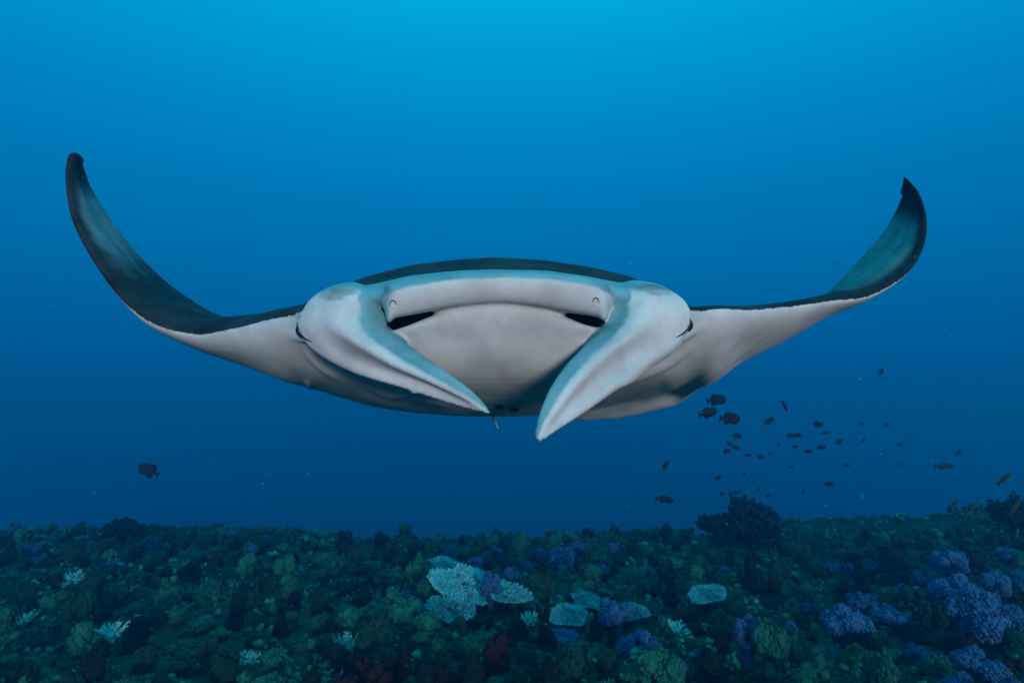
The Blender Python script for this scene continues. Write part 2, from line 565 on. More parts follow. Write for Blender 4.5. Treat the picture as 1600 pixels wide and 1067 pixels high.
# landmarks, each with its own label
put(K_table, 722, 940, 86, 'largest lacy pale table coral, tilted, on the dark reef', None, 0, 1.1, (math.radians(15), math.radians(14)), 0, short='largest table coral')
put(K_table, 690, 918, 52, 'pale plate coral rising behind the largest table coral', None, -.2, 1.1, (math.radians(17), math.radians(10)), 1)
put(K_table, 792, 950, 65, 'pale table coral with a pointed end beside a dark blue soft coral', None, 0, 1, (math.radians(7), math.radians(6)), 2, short='pointed table coral')
put(K_table, 700, 968, 72, 'dim lacy plate coral lying low in front of the largest table coral', None, .1, 1, (math.radians(11), 0), 3)
put(K_table, 915, 952, 45, 'small bright table coral with a clean oval rim', None, 0, 1, (math.radians(13), math.radians(6)), 2, short='small oval table coral')
put(K_table, 888, 975, 52, 'lacy plate coral below the small oval table coral', None, .05, 1, (math.radians(13), 0), 1)
put(K_table, 990, 970, 45, 'ragged pale plate coral between two blue soft corals', None, 0, 1, (math.radians(9), math.radians(-8)), 0, short='ragged plate coral')
put(K_table, 945, 962, 40, 'little pale plate coral wedged beside the ragged plate coral', None, 0, 1, (math.radians(7), 0), 3)
put(K_table, 1108, 945, 50, 'broken pale plate coral among dark lumps under the fish school', None, 0, 1, (math.radians(7), math.radians(-12)), 1, short='broken plate coral')
put(K_finger, 114, 910, 42, 'pale finger coral tuft on a ledge below the round dark sea fan', None, 0, .8, (math.radians(14), 0), 1, short='pale finger coral tuft')
put(K_finger, 36, 976, 46, 'pale finger coral fan with a slanting edge on dark rubble', None, 0, .8, (math.radians(14), math.radians(-14)), 1, short='slanting finger coral')
put(K_finger, 174, 994, 50, 'broad low finger coral with many thin pale fingers', None, 0, .7, (math.radians(20), 0), 1, short='broad low finger coral')
put(K_finger, 212, 972, 26, 'tiny pale finger coral beside the broad low finger coral', None, 0, .8, (math.radians(10), 0), 0)
put(K_finger, 540, 1018, 46, 'bright knobbly finger coral next to the red sponges', None, 0, 1.1, (math.radians(20), math.radians(20)), 2, short='bright knobbly finger coral')
put(K_finger, 388, 1036, 40, 'small pale finger coral between the broad low one and the red sponges', None, 0, .8, (math.radians(10), 0), 0)
put(K_finger, 432, 1042, 40, 'thin low finger coral next to the red sponge cluster', None, 0, .6, (math.radians(10), math.radians(20)), 1)
put(K_finger, 905, 1034, 40, 'bright finger coral in front of the round blue soft coral', None, 0, .7, (math.radians(16), 0), 0)
put(K_finger, 828, 975, 34, 'round pale finger coral beside a black tube sponge', None, 0, 1.0, (math.radians(16), 0), 2)
put(K_finger, 1055, 992, 56, 'low pale finger coral right of the round blue soft coral', None, 0, .6, (math.radians(10), 0), 1, short='low pale finger coral')
put(K_tube, 912, 900, 40, 'dark forked tube sponge standing alone on the open reef', None, .1, 1.1, which=0, short='dark forked tube sponge')
put(K_tube, 852, 972, 34, 'black tube sponge between the pale table corals', None, .1, 1.3, which=1)
put(K_tube, 768, 992, 44, 'black tube sponge under the dark blue soft coral', None, .1, 1.1, which=1)
put(K_bush, 1165, 846, 132, 'large dark bushy sea fan on the reef edge under the fish school', None, .0, 1.0, which=0, short='large bushy sea fan')
put(K_bush, 1122, 842, 92, 'smaller dark sea fan leaning against the large bushy sea fan', None, .0, .8, which=1)
put(K_bush, 194, 842, 80, 'round dark sea fan alone on the reef edge', None, .0, .8, which=1, short='round dark sea fan')
put(K_bush, 1584, 836, 80, 'tall narrow dark sea fan with yellowish fish around it', None, .0, 1.4, which=2, short='tall narrow sea fan')
put(K_red, 775, 1052, 60, 'tall dark red sponge in front of the table corals', None, .05, 1.4, which=0, short='tall dark red sponge')
put(K_red, 1512, 1028, 44, 'dark red sponge among the crowded blue soft corals', None, .05, 1.2, which=1, short='red sponge among blue corals')
put(K_soft, 768, 958, 40, 'dark blue upright soft coral standing against the table corals', None, .05, 1.6, which=1)
put(K_soft, 1002, 1024, 66, 'round blue soft coral like a cushion behind bright finger coral', None, .2, .9, which=4, short='cushion-like blue soft coral')
put(K_soft, 880, 1000, 58, 'blue soft coral sprawling below the pale plate coral', None, .2, .7, which=2)
put(K_soft, 962, 985, 58, 'lobed blue soft coral beside the ragged plate coral', None, .1, 1.1, which=3)
put(K_soft, 1175, 1045, 54, 'blue soft coral in stacked bulges on green turf', None, .05, 1.5, which=1, short='stacked blue soft coral')
put(K_green, 565, 985, 84, 'large pale green leather coral beside bright knobbly finger coral', None, .05, 1.0, which=0)
put(K_green, 625, 978, 96, 'large pale green leather coral tipped with bright polyps', None, .05, .9, which=1, short='pale green leather coral')
put(K_dark, 1395, 915, 74, 'black rounded sponge overhanging a dark hole', None, .1, .9, which=0, short='black rounded sponge')

RED_L = ('dark red rounded sponge', 'red sponges by the finger coral')
for px, py, w in ((560, 1066, 62), (622, 1058, 54), (662, 1072, 50), (735, 1074, 52), (592, 1085, 60), (700, 1092, 60), (540, 1098, 60)):
    put(K_red, px, py, w, *RED_L, .05, 1.0)
RED_2 = ('dull red low sponge', 'low red sponges')
for px, py, w in ((850, 1078, 62), (952, 1080, 52), (905, 1090, 46)):
    put(K_red, px, py, w, *RED_2, .1, .8)
RED_3 = ('red sponge', 'small red sponges')
for px, py, w in ((1488, 1020, 28), (1592, 1058, 44), (1598, 955, 32), (1555, 1068, 34)):
    put(K_red, px, py, w, *RED_3, .05, 1.0)
BL_R = ('puffy blue soft coral', 'blue patch of soft corals')
for px, py, w in ((1358, 898, 36), (1440, 915, 44), (1484, 912, 54), (1496, 952, 64), (1392, 985, 56), (1462, 978, 50), (1322, 1005, 70), (1528, 1006, 84),
                  (1532, 1062, 70), (1430, 1042, 38), (1456, 1058, 40), (1582, 1000, 56), (1572, 880, 34), (1600, 925, 40), (1545, 970, 60), (1345, 965, 44),
                  (1335, 908, 26), (1302, 900, 26), (1515, 1110, 64), (1300, 1035, 30), (1585, 1085, 40), (1560, 945, 44), (1410, 935, 30)):
    put(K_soft, px, py, w, *BL_R, .12, rnd.uniform(.85, 1.25))
BL_C = ('blue soft coral', 'blue soft corals behind the tables')
for px, py, w in ((655, 900, 30), (796, 915, 34), (878, 892, 46), (632, 945, 32), (590, 955, 30), (742, 890, 28), (938, 905, 28), (846, 878, 26), (820, 900, 24),
                  (900, 865, 24), (1010, 900, 24), (700, 880, 22), (775, 870, 20), (960, 870, 22)):
    put(K_soft, px, py, w, *BL_C, .1, rnd.uniform(.9, 1.3))
BL_L = ('dim blue soft coral', 'dim blue soft corals')
for px, py, w in ((175, 892, 24), (25, 842, 20), (50, 870, 24), (362, 842, 18), (395, 868, 18), (420, 855, 20), (60, 885, 22), (240, 860, 18), (130, 850, 18)):
    put(K_soft, px, py, w, *BL_L, .1, rnd.uniform(.9, 1.4))
BL_M = ('blue soft coral', 'blue soft corals on turf')
for px, py, w in ((1095, 1030, 26), (1235, 1000, 30), (1215, 935, 24), (1260, 965, 26), (1130, 900, 22), (1180, 890, 20), (1065, 1060, 30)):
    put(K_soft, px, py, w, *BL_M, .1, rnd.uniform(.8, 1.2))

# the many look-alike lumps, largest first
spots = []
for _ in range(9000):
    px, py = rnd.uniform(-60, 1660), rnd.uniform(836, 1150)
    w = rnd.uniform(.55, 1.25) * (22 + 38 * max(0, (py - 830)) / 235)
    if all((px - a) ** 2 + ((py - c) * 1.9) ** 2 > (.50 * (w + e)) ** 2 for a, c, e in spots) and \
       all((px - a) ** 2 + ((py - c) * 1.9) ** 2 > (.36 * (w + e)) ** 2 for a, c, e in placed):
        spots.append((px, py, w))
spots.sort(key=lambda t: -t[2])
spots = spots[:470]
LM = {'green': 'knobbly green leather coral', 'olive': 'dark greenish hard coral lump', 'dark': 'blackish sponge mound'}
for px, py, w in spots:
    u = rnd.random(); 
    kind = 'green' if u < .45 else ('olive' if u < .84 else 'dark')
    kk = {'green': K_green, 'olive': K_olive, 'dark': K_dark}[kind]
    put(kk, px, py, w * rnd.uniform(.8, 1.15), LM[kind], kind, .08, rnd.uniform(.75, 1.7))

# each look-alike is told by its size, its shape and the landmark it stands nearest to
buckets = {}
for o, x, y, size, ph in LOOK:
    h, d = min(((nm, math.hypot(x - a, y - c)) for nm, a, c in LMK), key=lambda t: t[1])
    buckets.setdefault((ph, h), []).append((d, size, o))
sizes = {}
for o, x, y, size, ph in LOOK: sizes.setdefault(ph, []).append(size)
for (ph, h), lst in buckets.items():
    lst.sort(key=lambda t: t[0])
    q1, q2 = np.quantile(sizes[ph], [.33, .67])
    big = max(lst, key=lambda t: t[1]); tiny = min(lst, key=lambda t: t[1]); tall = max(lst, key=lambda t: t[2].scale[2] / t[2].scale[0]); flat = min(lst, key=lambda t: t[2].scale[2] / t[2].scale[0])
    for k, t in enumerate(lst):
        sz_ = 'small' if t[1] < q1 else ('large' if t[1] > q2 else 'mid-sized')
        o = t[2]
        if k == 0: lab = f'{sz_} {ph} standing closest to the {h}'
        elif t is big: lab = f'largest {ph} in the ground around the {h}'
        elif t is tall: lab = f'tallest-looking {sz_} {ph} around the {h}'
        elif t is flat: lab = f'flattest {sz_} {ph} around the {h}'
        elif t is tiny: lab = f'smallest {ph} in the ground around the {h}'
        elif k == 1: lab = f'{sz_} {ph} standing second closest to the {h}'
        elif k == len(lst) - 1: lab = f'{sz_} {ph} standing well away from the {h}'
        else: lab = f'{sz_} {ph} growing near the {h}'
        o['label'] = lab
        o['group'] = f'{ph}s around the {h}'

# uncountable small growth: knobs, tufts and rubble over the rock
s = Soup()
r_ = np.random.default_rng(4)
n = 15000
yy = 3.6 + 9.9 * r_.uniform(0, 1, n) ** 1.25
xx = (r_.uniform(-1, 1, n)) * (yy * .98 + .8)
patchy = fbm(np.stack([xx * 1.3, yy * 1.3, xx * 0], -1), 3, 61)
keep = patchy > -.35
xx, yy, patchy = xx[keep], yy[keep], patchy[keep]
zz = ground(xx, yy)
v0, f0 = ico(1)
octv = np.array([(1, 0, 0), (-1, 0, 0), (0, 1, 0), (0, -1, 0), (0, 0, 1.0), (0, 0, -1)])
octf = np.array([(0, 2, 4), (2, 1, 4), (1, 3, 4), (3, 0, 4), (2, 0, 5), (1, 2, 5), (3, 1, 5), (0, 3, 5)])
sz = .010 + .022 * r_.uniform(0, 1, len(xx)) ** 2.2
for i in range(len(xx)):
    c = np.array([xx[i], yy[i], zz[i] + sz[i] * .3])
    bright = 1.2 * r_.uniform() ** 2.6 * np.clip(.6 + 1.2 * patchy[i], .05, 1.4)
    for m in range(3):
        ax = r_.normal(size=(3, 3)) * .5 + np.eye(3)
        q = (octv * sz[i] * r_.uniform(.25, 1.0, 3) * np.array([1, 1, 1.6])) @ ax
        s.add(q + c + r_.normal(size=3) * sz[i] * .9, octf, bright * r_.uniform(.4, 1.2))
turf = link('reef_turf', s.mesh('reef_turf', False), m_turf)
tag(turf, 'knobbly algae turf and rubble covering the reef', 'turf', kind='stuff')
# the countless little lumps between the larger ones
s = Soup()
n = 1400
yy = 3.6 + 9.5 * r_.uniform(0, 1, n) ** 1.2
xx = r_.uniform(-1, 1, n) * (yy * .98 + .8)
zz = ground(xx, yy)
pt_ = fbm(np.stack([xx * .9, yy * .9, xx * 0], -1), 3, 67)
vr = [v0 * (1 + .34 * fbm(v0 * 2.3 + k * 7.1, 2, k))[:, None] for k in range(12)]
for i in range(n):
    R_ = r_.uniform(.03, .095); tn = r_.uniform(0, .75) ** 1.6 * np.clip(.55 + 1.3 * pt_[i], .05, 1.3)
    for k in range(7):
        q = vr[r_.integers(12)] * R_ * r_.uniform(.22, .62) * r_.uniform(.7, 1.3, 3)
        s.add(q + np.array([xx[i], yy[i], zz[i] + R_ * .35]) + r_.normal(size=3) * R_ * np.array([.6, .6, .4]), f0, tn * r_.uniform(.3, 1.5))
tag(link('small_coral_cover', s.mesh('small_coral_cover'), m_turf), 'countless small coral knobs between the larger corals', 'coral', kind='stuff')


# ------------------------------------------------------------------ manta ray
def cr(pts, n, closed=False):
    """Catmull-Rom through pts (k,3+) -> n samples (uniform in control index)"""
    pts = np.asarray(pts, float); k = len(pts)
    t = np.linspace(0, k if closed else k - 1, n, endpoint=not closed)
    i = np.floor(t).astype(int)
    if not closed: i = np.minimum(i, k - 2)
    f = (t - i)[:, None]
    g = (lambda j: pts[j % k]) if closed else (lambda j: pts[np.clip(j, 0, k - 1)])
    p0, p1, p2, p3 = g(i - 1), g(i), g(i + 1), g(i + 2)
    return 0.5 * (2 * p1 + (p2 - p0) * f + (2 * p0 - 5 * p1 + 4 * p2 - p3) * f ** 2 + (3 * p1 - p0 - 3 * p2 + p3) * f ** 3), t


def cr_loop(pts, n):
    """closed centripetal Catmull-Rom: n samples, and the control index they belong to"""
    k = len(pts)
    t = np.linspace(0, k, n, endpoint=False); i = np.floor(t).astype(int); f = (t - i)[:, None]
    p0, p1, p2, p3 = (pts[(i + j) % k] for j in (-1, 0, 1, 2))
    d = lambda a, b: np.maximum(np.linalg.norm(b - a, axis=1), 1e-5)[:, None] ** 0.5
    t1 = d(p0, p1); t2 = t1 + d(p1, p2); t3 = t2 + d(p2, p3)
    u = t1 + (t2 - t1) * f
    a1 = (t1 - u) / t1 * p0 + u / t1 * p1
    a2 = (t2 - u) / (t2 - t1) * p1 + (u - t1) / (t2 - t1) * p2
    a3 = (t3 - u) / (t3 - t2) * p2 + (u - t2) / (t3 - t2) * p3
    b1 = (t2 - u) / t2 * a1 + u / t2 * a2
    b2 = (t3 - u) / (t3 - t1) * a2 + (u - t1) / (t3 - t1) * a3
    return (t2 - u) / (t2 - t1) * b1 + (u - t1) / (t2 - t1) * b2, t


def I(x, pts):
    a = np.array(pts, float)
    return float(np.interp(x, a[:, 0], a[:, 1]))


# outlines read from the photograph (photo pixels)
TOPLINE = [(470, 478), (500, 462), (540, 446), (580, 431), (640, 416), (700, 408), (770, 403), (850, 408), (920, 418), (980, 432), (1010, 443), (1050, 462), (1085, 478)]
DARKLINE = [(470, 488), (500, 476), (540, 458), (580, 445), (640, 431), (700, 424), (770, 421), (850, 423), (920, 432), (980, 445), (1010, 455), (1050, 474), (1085, 488)]
RIMLINE = [(500, 490), (560, 470), (590, 462), (605, 457), (625, 452), (650, 446), (700, 438), (770, 434), (850, 436), (900, 442), (925, 447), (945, 453), (965, 460), (1050, 490)]
LIPLINE = [(605, 499), (620, 491), (650, 486), (690, 478), (730, 473), (775, 470), (830, 473), (870, 480), (897, 485), (925, 488), (948, 496)]
JAWLINE = [(605, 519), (620, 516), (640, 510), (665, 501), (690, 492), (730, 480), (775, 474), (830, 480), (861, 490), (897, 504), (924, 513), (948, 514)]
BELLY = [(475, 603), (520, 617), (560, 630), (600, 638), (650, 645), (700, 649), (765, 651), (830, 650), (900, 644), (950, 634), (1000, 622), (1050, 610), (1085, 600)]
TELINE = [(475, 585), (560, 600), (650, 610), (765, 615), (850, 640), (905, 652), (950, 648), (1000, 641), (1050, 630), (1085, 615)]

rng = np.random.default_rng(5)


def head_station(px):
    c = abs(px - 776) / 170.0
    c2 = min(c, 1.9) ** 2
    dd = 0.035 * c2
    mouth = 605 <= px <= 948
    rim = I(px, RIMLINE)
    lip, jaw = I(px, LIPLINE), I(px, JAWLINE)
    bel = I(px, BELLY)
    te = I(px, TELINE)
    tex = 776 + (px - 776) * 1.0
    pts = []
    pts.append((tex, te - 5, 2.95))                                  # 0 trailing edge, upper
    pts.append((px, I(px, TOPLINE) + 55, 2.5))                        # 1 back
    pts.append((px, I(px, TOPLINE), 1.95))                             # 2 crest of the back
    pts.append((px, I(px, DARKLINE), 1.62 + dd * .6))                       # 3 edge of the dark back
    pts.append((px, rim, 1.365 + dd + (0 if mouth else .05)))                                  # 4 rim of the upper jaw
    if mouth:
        e = 1 - 0.75 * max(0, c - 0.55) / 0.5
        pts.append((px, lip, 1.385 + dd))                              # 5 upper lip
        pts.append((px, lip + (jaw - lip) * .2 - 4 * e, 1.49 + dd + 0.16 * e))          # 6 roof of the mouth
        pts.append((px, jaw + 6 * e, 1.53 + dd + 0.16 * e))            # 7 floor of the mouth
        pts.append((px, jaw, 1.41 + dd + .03 * min(c2, 1)))                              # 8 rim of the lower jaw
    else:
        m = rim + 12
        for j in range(4):
            pts.append((px, m + 12 * j, 1.45 + dd + 0.02 * j))
    f = min(1, max(0, (c - 0.7) / 1.1))
    pts.append((px, 527 + 12 * f, 1.437 + dd + 0.12 * f))               # 9 throat
    pts.append((px, 590 - 6 * f, 1.54 + dd + 0.19 * f))                # 10 lower throat
    pts.append((px, bel, 2.40))                                        # 11 lowest line of the belly
    pts.append((px, bel - 4 + (te - bel) * .3, 2.68))                   # 12 rear belly
    pts.append((tex, te + 5, 2.95))                                  # 13 trailing edge, lower
    return P([p[0] for p in pts], [p[1] for p in pts], [p[2] for p in pts])


def wing_station(le, te, tt, tb, nrm, r=0.012):
    """le, te: (px,py,d); tt/tb: thickness above / below the chord (m); nrm: dorsal direction in camera axes (x, up, depth)"""
    L_, T_ = P(*le), P(*te)
    ch = T_ - L_
    n = nrm[0] * RGT + nrm[1] * UP + nrm[2] * FWD
    n = n - ch * (n @ ch) / (ch @ ch); n /= np.linalg.norm(n)
    q = [(1.0, 0.004), (0.62, 0.62 * tt), (0.30, tt), (0.08, 0.62 * tt), (0.025, 0.36 * tt), (0.006, 0.17 * tt), (0, 0.05 * tt),
         (0, -0.05 * tb), (0.006, -0.17 * tb), (0.025, -0.34 * tb), (0.09, -0.62 * tb), (0.32, -tb), (0.65, -0.62 * tb), (1.0, -0.004)]
    return np.array([L_ + ch * a + n * b for a, b in q])


S = []          # stations: (loop of 14 points, dark boundary in loop index, painted pale sheen, tip darkness, mouth)
# left wing, tip to root
S.append((wing_station((113, 238.5, 2.18), (121, 239, 2.20), .010, .010, (1, .2, -.6)), 14, 0, 1))
S.append((wing_station((106, 247, 2.17), (127.5, 247, 2.23), .014, .012, (1, .2, -.6)), 14, 0, 1))
S.append((wing_station((104, 285, 2.14), (137, 285, 2.30), .018, .016, (1, .2, -.6)), 14, .35, .5))
S.append((wing_station((117, 350, 2.07), (168, 340, 2.37), .022, .022, (1, .35, -.6)), 12.0, 1.0, 0))
S.append((wing_station((163, 430, 1.98), (215, 400, 2.44), .028, .030, (.8, .7, -.6)), 9.5, .5, 0))
S.append((wing_station((225, 497, 1.90), (275, 455, 2.52), .036, .048, (.6, .9, -.5)), 7.0, 0, 0))
S.append((wing_station((300, 523, 1.83), (345, 497, 2.60), .046, .075, (.4, 1, -.4)), 6.0, 0, 0))
S.append((wing_station((365, 516, 1.75), (430, 520, 2.68), .060, .125, (.2, 1, -.2)), 5.7, 0, 0))
S.append((wing_station((430, 503, 1.67), (495, 550, 2.75), .085, .165, (0.1, 1, 0)), 5.4, 0, 0))
for px in (492, 530, 570, 596, 606, 618, 640, 672, 710, 745, 776, 810, 850, 885, 912, 934, 947, 958, 985, 1025, 1058):
    S.append((head_station(px), 3.0, 0, 0))
# right wing, root to tip
S.append((wing_station((1115, 487, 1.64), (1090, 604, 2.80), .075, .125, (-.05, 1, .1)), 5.6, 0, 0))
S.append((wing_station((1170, 486, 1.71), (1140, 572, 2.78), .060, .090, (-.05, 1, .1)), 6.0, 0, 0))
S.append((wing_station((1235, 480, 1.79), (1185, 528, 2.72), .048, .088, (-.05, 1, 0)), 6.1, 0, 0))
S.append((wing_station((1300, 470, 1.87), (1250, 490, 2.66), .036, .055, (-.1, 1, -.1)), 6.4, 0, 0))
S.append((wing_station((1358, 462, 1.95), (1302, 452, 2.60), .028, .036, (-.4, 1, -.35)), 6.9, .6, 0))
S.append((wing_station((1413, 430, 2.02), (1345, 405, 2.50), .022, .024, (-.7, .8, -.6)), 8.0, 1.0, 0))
S.append((wing_station((1441, 390, 2.08), (1382, 362, 2.42), .019, .018, (-1, .5, -.7)), 10, 1.0, 0))
S.append((wing_station((1448, 345, 2.12), (1403, 328, 2.34), .016, .014, (-1, .3, -.7)), 9, .6, .6))
S.append((wing_station((1436, 302, 2.16), (1410, 302, 2.28), .013, .012, (-1, .3, -.7)), 14, 0, 1))
S.append((wing_station((1417, 279, 2.19), (1412, 279, 2.21), .009, .009, (-1, .3, -.7)), 14, 0, 1))

NS, NL = 420, 196
loops = np.array([s[0] for s in S])                       # (ns,14,3)
meta = np.array([[s[1], s[2], s[3]] for s in S], float)
# across the span first, then round the loop
span = np.array([cr(loops[:, k], NS)[0] for k in range(14)]).transpose(1, 0, 2)
metas = cr(meta, NS)[0]
grid = np.zeros((NS, NL, 3)); KK = None
for i in range(NS):
    grid[i], KK = cr_loop(span[i], NL)
# ragged trailing edge
for i in range(NS):
    w = np.exp(-(np.minimum(KK, 14 - KK + -0.5) / 0.28) ** 2)
    w = np.maximum(w, np.exp(-((KK - 13.3) / 0.45) ** 2))
    nz = fbm(np.array([[i * 0.16, 3.1, 0]]), 3, 7)[0]
    grid[i] += (w * nz * 0.022)[:, None] * FWD[None] - (w * nz * 0.016)[:, None] * UP[None]
kb = metas[:, 0][:, None]
dorsal = np.clip((kb - KK[None]) / 0.22 + 0.5, 0, 1) * np.ones((NS, NL))
dorsal = np.where(KK[None] > 13.2, np.where(kb > 10, 1, 0), dorsal)
patch = metas[:, 1][:, None] * np.clip((3.3 - KK[None]) / 1.3, 0, 1)  # ambient light on the wing tips, painted as a paler back colour
tipd = np.clip(metas[:, 2], 0, 1)[:, None] * np.ones((NS, NL))
mouthm = np.zeros((NS, NL))
stations_px = np.linspace(0, len(S) - 1, NS)
inm = ((stations_px > 12.0) & (stations_px < 25.5)).astype(float)[:, None]
mouthm = inm * np.clip((KK[None] - 5.25) / .3, 0, 1) * np.clip((7.9 - KK[None]) / .2, 0, 1)


def grid_faces(n, m, off=0):
    i, j = np.meshgrid(np.arange(n - 1), np.arange(m), indexing='ij')
    j2 = (j + 1) % m
    return np.stack([i * m + j, i * m + j2, (i + 1) * m + j2, (i + 1) * m + j], -1).reshape(-1, 4) + off


def shell(g, extra):
    """closed tube from a grid of loops: returns verts, tri faces, per-vertex attributes"""
    n, m = g.shape[:2]
    v = g.reshape(-1, 3); f = grid_faces(n, m)
    f = np.vstack([f[:, [0, 1, 2]], f[:, [0, 2, 3]]])
    c0, c1 = g[0].mean(0), g[-1].mean(0)
    v = np.vstack([v, c0, c1])
    j = np.arange(m); j2 = (j + 1) % m; b = (n - 1) * m
    f = np.vstack([f, np.stack([np.full(m, n * m), j2, j], -1), np.stack([np.full(m, n * m + 1), b + j, b + j2], -1)])
    a = extra.reshape(n * m, -1)
    a = np.vstack([a, extra[0].mean(0), extra[-1].mean(0)])
    return v, f, a


def fin_shell(secs, n=150, m=48):
    """cephalic fin: sections (A px,py,d, B px,py,d, thickness front, thickness back, groove)"""
    s = np.array(secs, float)
    r, _ = cr(s, n)
    A = P(r[:, 0], r[:, 1], r[:, 2]); B = P(r[:, 3], r[:, 4], r[:, 5])
    mid = (A + B) / 2; half = (A - B) / 2
    tan = np.gradient(mid, axis=0)
    nn = np.cross(half, tan); nn /= np.linalg.norm(nn, axis=1)[:, None] + 1e-9
    nn *= np.sign(-(nn @ FWD))[:, None]
    # steady, facing the viewer's side
    nn = nn * 0.6 - FWD[None] * 0.4
    nn -= half * ((nn * half).sum(1) / ((half * half).sum(1) + 1e-9))[:, None]
    nn /= np.linalg.norm(nn, axis=1)[:, None]
    th = np.linspace(0, 2 * np.pi, m, endpoint=False)
    c, sn = np.cos(th), np.sin(th)
    cc = np.sign(c) * np.abs(c) ** 0.85
    front = np.where(sn > 0, 1, 0)
    prof = np.interp(cc, [-1, -.93, -.75, -.4, 0, .3, .45, .58, .72, .87, 1], [0, .34, .62, .80, .90, .99, 1.0, .90, .62, .28, 0])
    g = np.zeros((n, m, 3))
    for i in range(n):
        t = np.where(sn > 0, r[i, 6], r[i, 7])
        hgt = np.where(sn > 0, prof * t, -np.abs(sn) ** 0.8 * t)
        dent = r[i, 8] * np.exp(-((c + 0.05) / 0.38) ** 2) * front
        g[i] = mid[i] + half[i] * cc[:, None] + nn[i] * (hgt - dent)[:, None]
    return g


LF = [(578, 452, 1.66, 524, 462, 1.66, .03, .05, 0),
      (586, 462, 1.58, 500, 466, 1.60, .055, .07, 0),
      (592, 480, 1.52, 482, 488, 1.57, .085, .09, 0),
      (600, 508, 1.48, 475, 518, 1.57, .095, .10, .004),
      (621, 530, 1.43, 502, 554, 1.55, .082, .08, .014),
      (658, 558, 1.37, 554, 582, 1.49, .056, .05, .026),
      (700, 586, 1.32, 632, 605, 1.41, .034, .026, .024),
      (737, 613, 1.29, 698, 627, 1.345, .018, .016, .011),
      (757, 633, 1.278, 738, 640, 1.30, .009, .010, .003),
      (767, 647, 1.27, 763, 646, 1.275, .004, .005, 0)]
RF = [(962, 450, 1.66, 1018, 458, 1.66, .03, .05, 0),
      (958, 460, 1.58, 1046, 462, 1.60, .055, .07, 0),
      (954, 482, 1.52, 1069, 482, 1.57, .085, .09, 0),
      (942, 510, 1.47, 1073, 507, 1.57, .092, .10, .004),
      (917, 538, 1.40, 1054, 548, 1.53, .072, .08, .012),
      (888, 568, 1.33, 1008, 580, 1.44, .048, .045, .022),
      (862, 604, 1.27, 960, 612, 1.36, .034, .026, .024),
      (846, 640, 1.23, 914, 644, 1.295, .022, .018, .015),
      (838, 668, 1.205, 874, 670, 1.24, .012, .012, .005),
      (837, 686, 1.19, 847, 689, 1.195, .005, .005, 0)]
gl, gr = fin_shell(LF), fin_shell(RF)

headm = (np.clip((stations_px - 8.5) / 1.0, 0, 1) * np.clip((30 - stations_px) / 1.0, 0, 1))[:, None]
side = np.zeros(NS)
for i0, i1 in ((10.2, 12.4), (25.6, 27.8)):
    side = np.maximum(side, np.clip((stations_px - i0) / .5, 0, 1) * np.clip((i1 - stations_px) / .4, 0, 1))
band = side[:, None] * np.clip((9 - KK[None]) / .5, 0, 1) * np.clip((KK[None] - 2.2) / .3, 0, 1)  # head rim and mouth sides: cyan top light painted into the skin
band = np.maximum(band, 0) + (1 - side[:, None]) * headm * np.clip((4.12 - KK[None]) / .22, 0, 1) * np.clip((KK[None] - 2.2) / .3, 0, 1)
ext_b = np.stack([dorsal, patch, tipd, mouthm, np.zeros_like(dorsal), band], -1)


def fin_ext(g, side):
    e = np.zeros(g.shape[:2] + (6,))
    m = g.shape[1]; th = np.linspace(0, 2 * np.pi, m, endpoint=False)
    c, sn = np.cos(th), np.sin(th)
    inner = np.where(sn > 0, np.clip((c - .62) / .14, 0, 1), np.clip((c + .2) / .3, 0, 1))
    e[..., 5] = inner[None] * np.clip((np.linspace(0, 1, len(g)) - .05) / .1, 0, 1)[:, None]  # inner fin faces: dark skin tone with cyan water light painted in
    root = np.clip((.215 - np.linspace(0, 1, len(g))) / .07, 0, 1)[:, None] * np.where(sn > 0, 1.0, 1.0)[None]  # cheek tops carry the same painted cyan light
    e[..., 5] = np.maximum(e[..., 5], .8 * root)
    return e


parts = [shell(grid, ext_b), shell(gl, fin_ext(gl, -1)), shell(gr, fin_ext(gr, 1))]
av, af, aa, off = [], [], [], 0
for v, f, a in parts:
    av.append(v); af.append(f + off); aa.append(a); off += len(v)
SV, SF, SA = np.vstack(av), np.vstack(af), np.vstack(aa)
src = mesh_np('manta_shells', SV, SF)
tmp = bpy.data.objects.new('tmp', src); COL.objects.link(tmp)
md = tmp.modifiers.new('r', 'REMESH'); md.mode = 'VOXEL'; md.voxel_size = 0.0055; md.use_smooth_shade = True
dg = bpy.context.evaluated_depsgraph_get(); dg.update()
body = bpy.data.meshes.new_from_object(tmp.evaluated_get(dg))
bpy.data.objects.remove(tmp)
body.name = 'manta_body'
nv = len(body.vertices)
co = np.zeros(nv * 3, np.float32); body.vertices.foreach_get('co', co); co = co.reshape(-1, 3).astype(float)
ne = len(body.edges)
ed = np.zeros(ne * 2, np.int32); body.edges.foreach_get('vertices', ed); ed = ed.reshape(-1, 2)
deg = np.bincount(ed.ravel(), minlength=nv).astype(float)[:, None]


def lap(x):
    s = np.zeros_like(x)
    for k in range(x.shape[1]):
        s[:, k] = np.bincount(ed[:, 0], weights=x[ed[:, 1], k], minlength=nv) + np.bincount(ed[:, 1], weights=x[ed[:, 0], k], minlength=nv)
    return s / np.maximum(deg, 1) - x


# attributes from the nearest source shell
bvh = BVHTree.FromPolygons([Vector(p) for p in SV], [tuple(int(q) for q in t) for t in SF])
att = np.zeros((nv, 6))
for i in range(nv):
    r = bvh.find_nearest(co[i])
    if r[2] is not None:
        att[i] = SA[SF[r[2]]].mean(0)
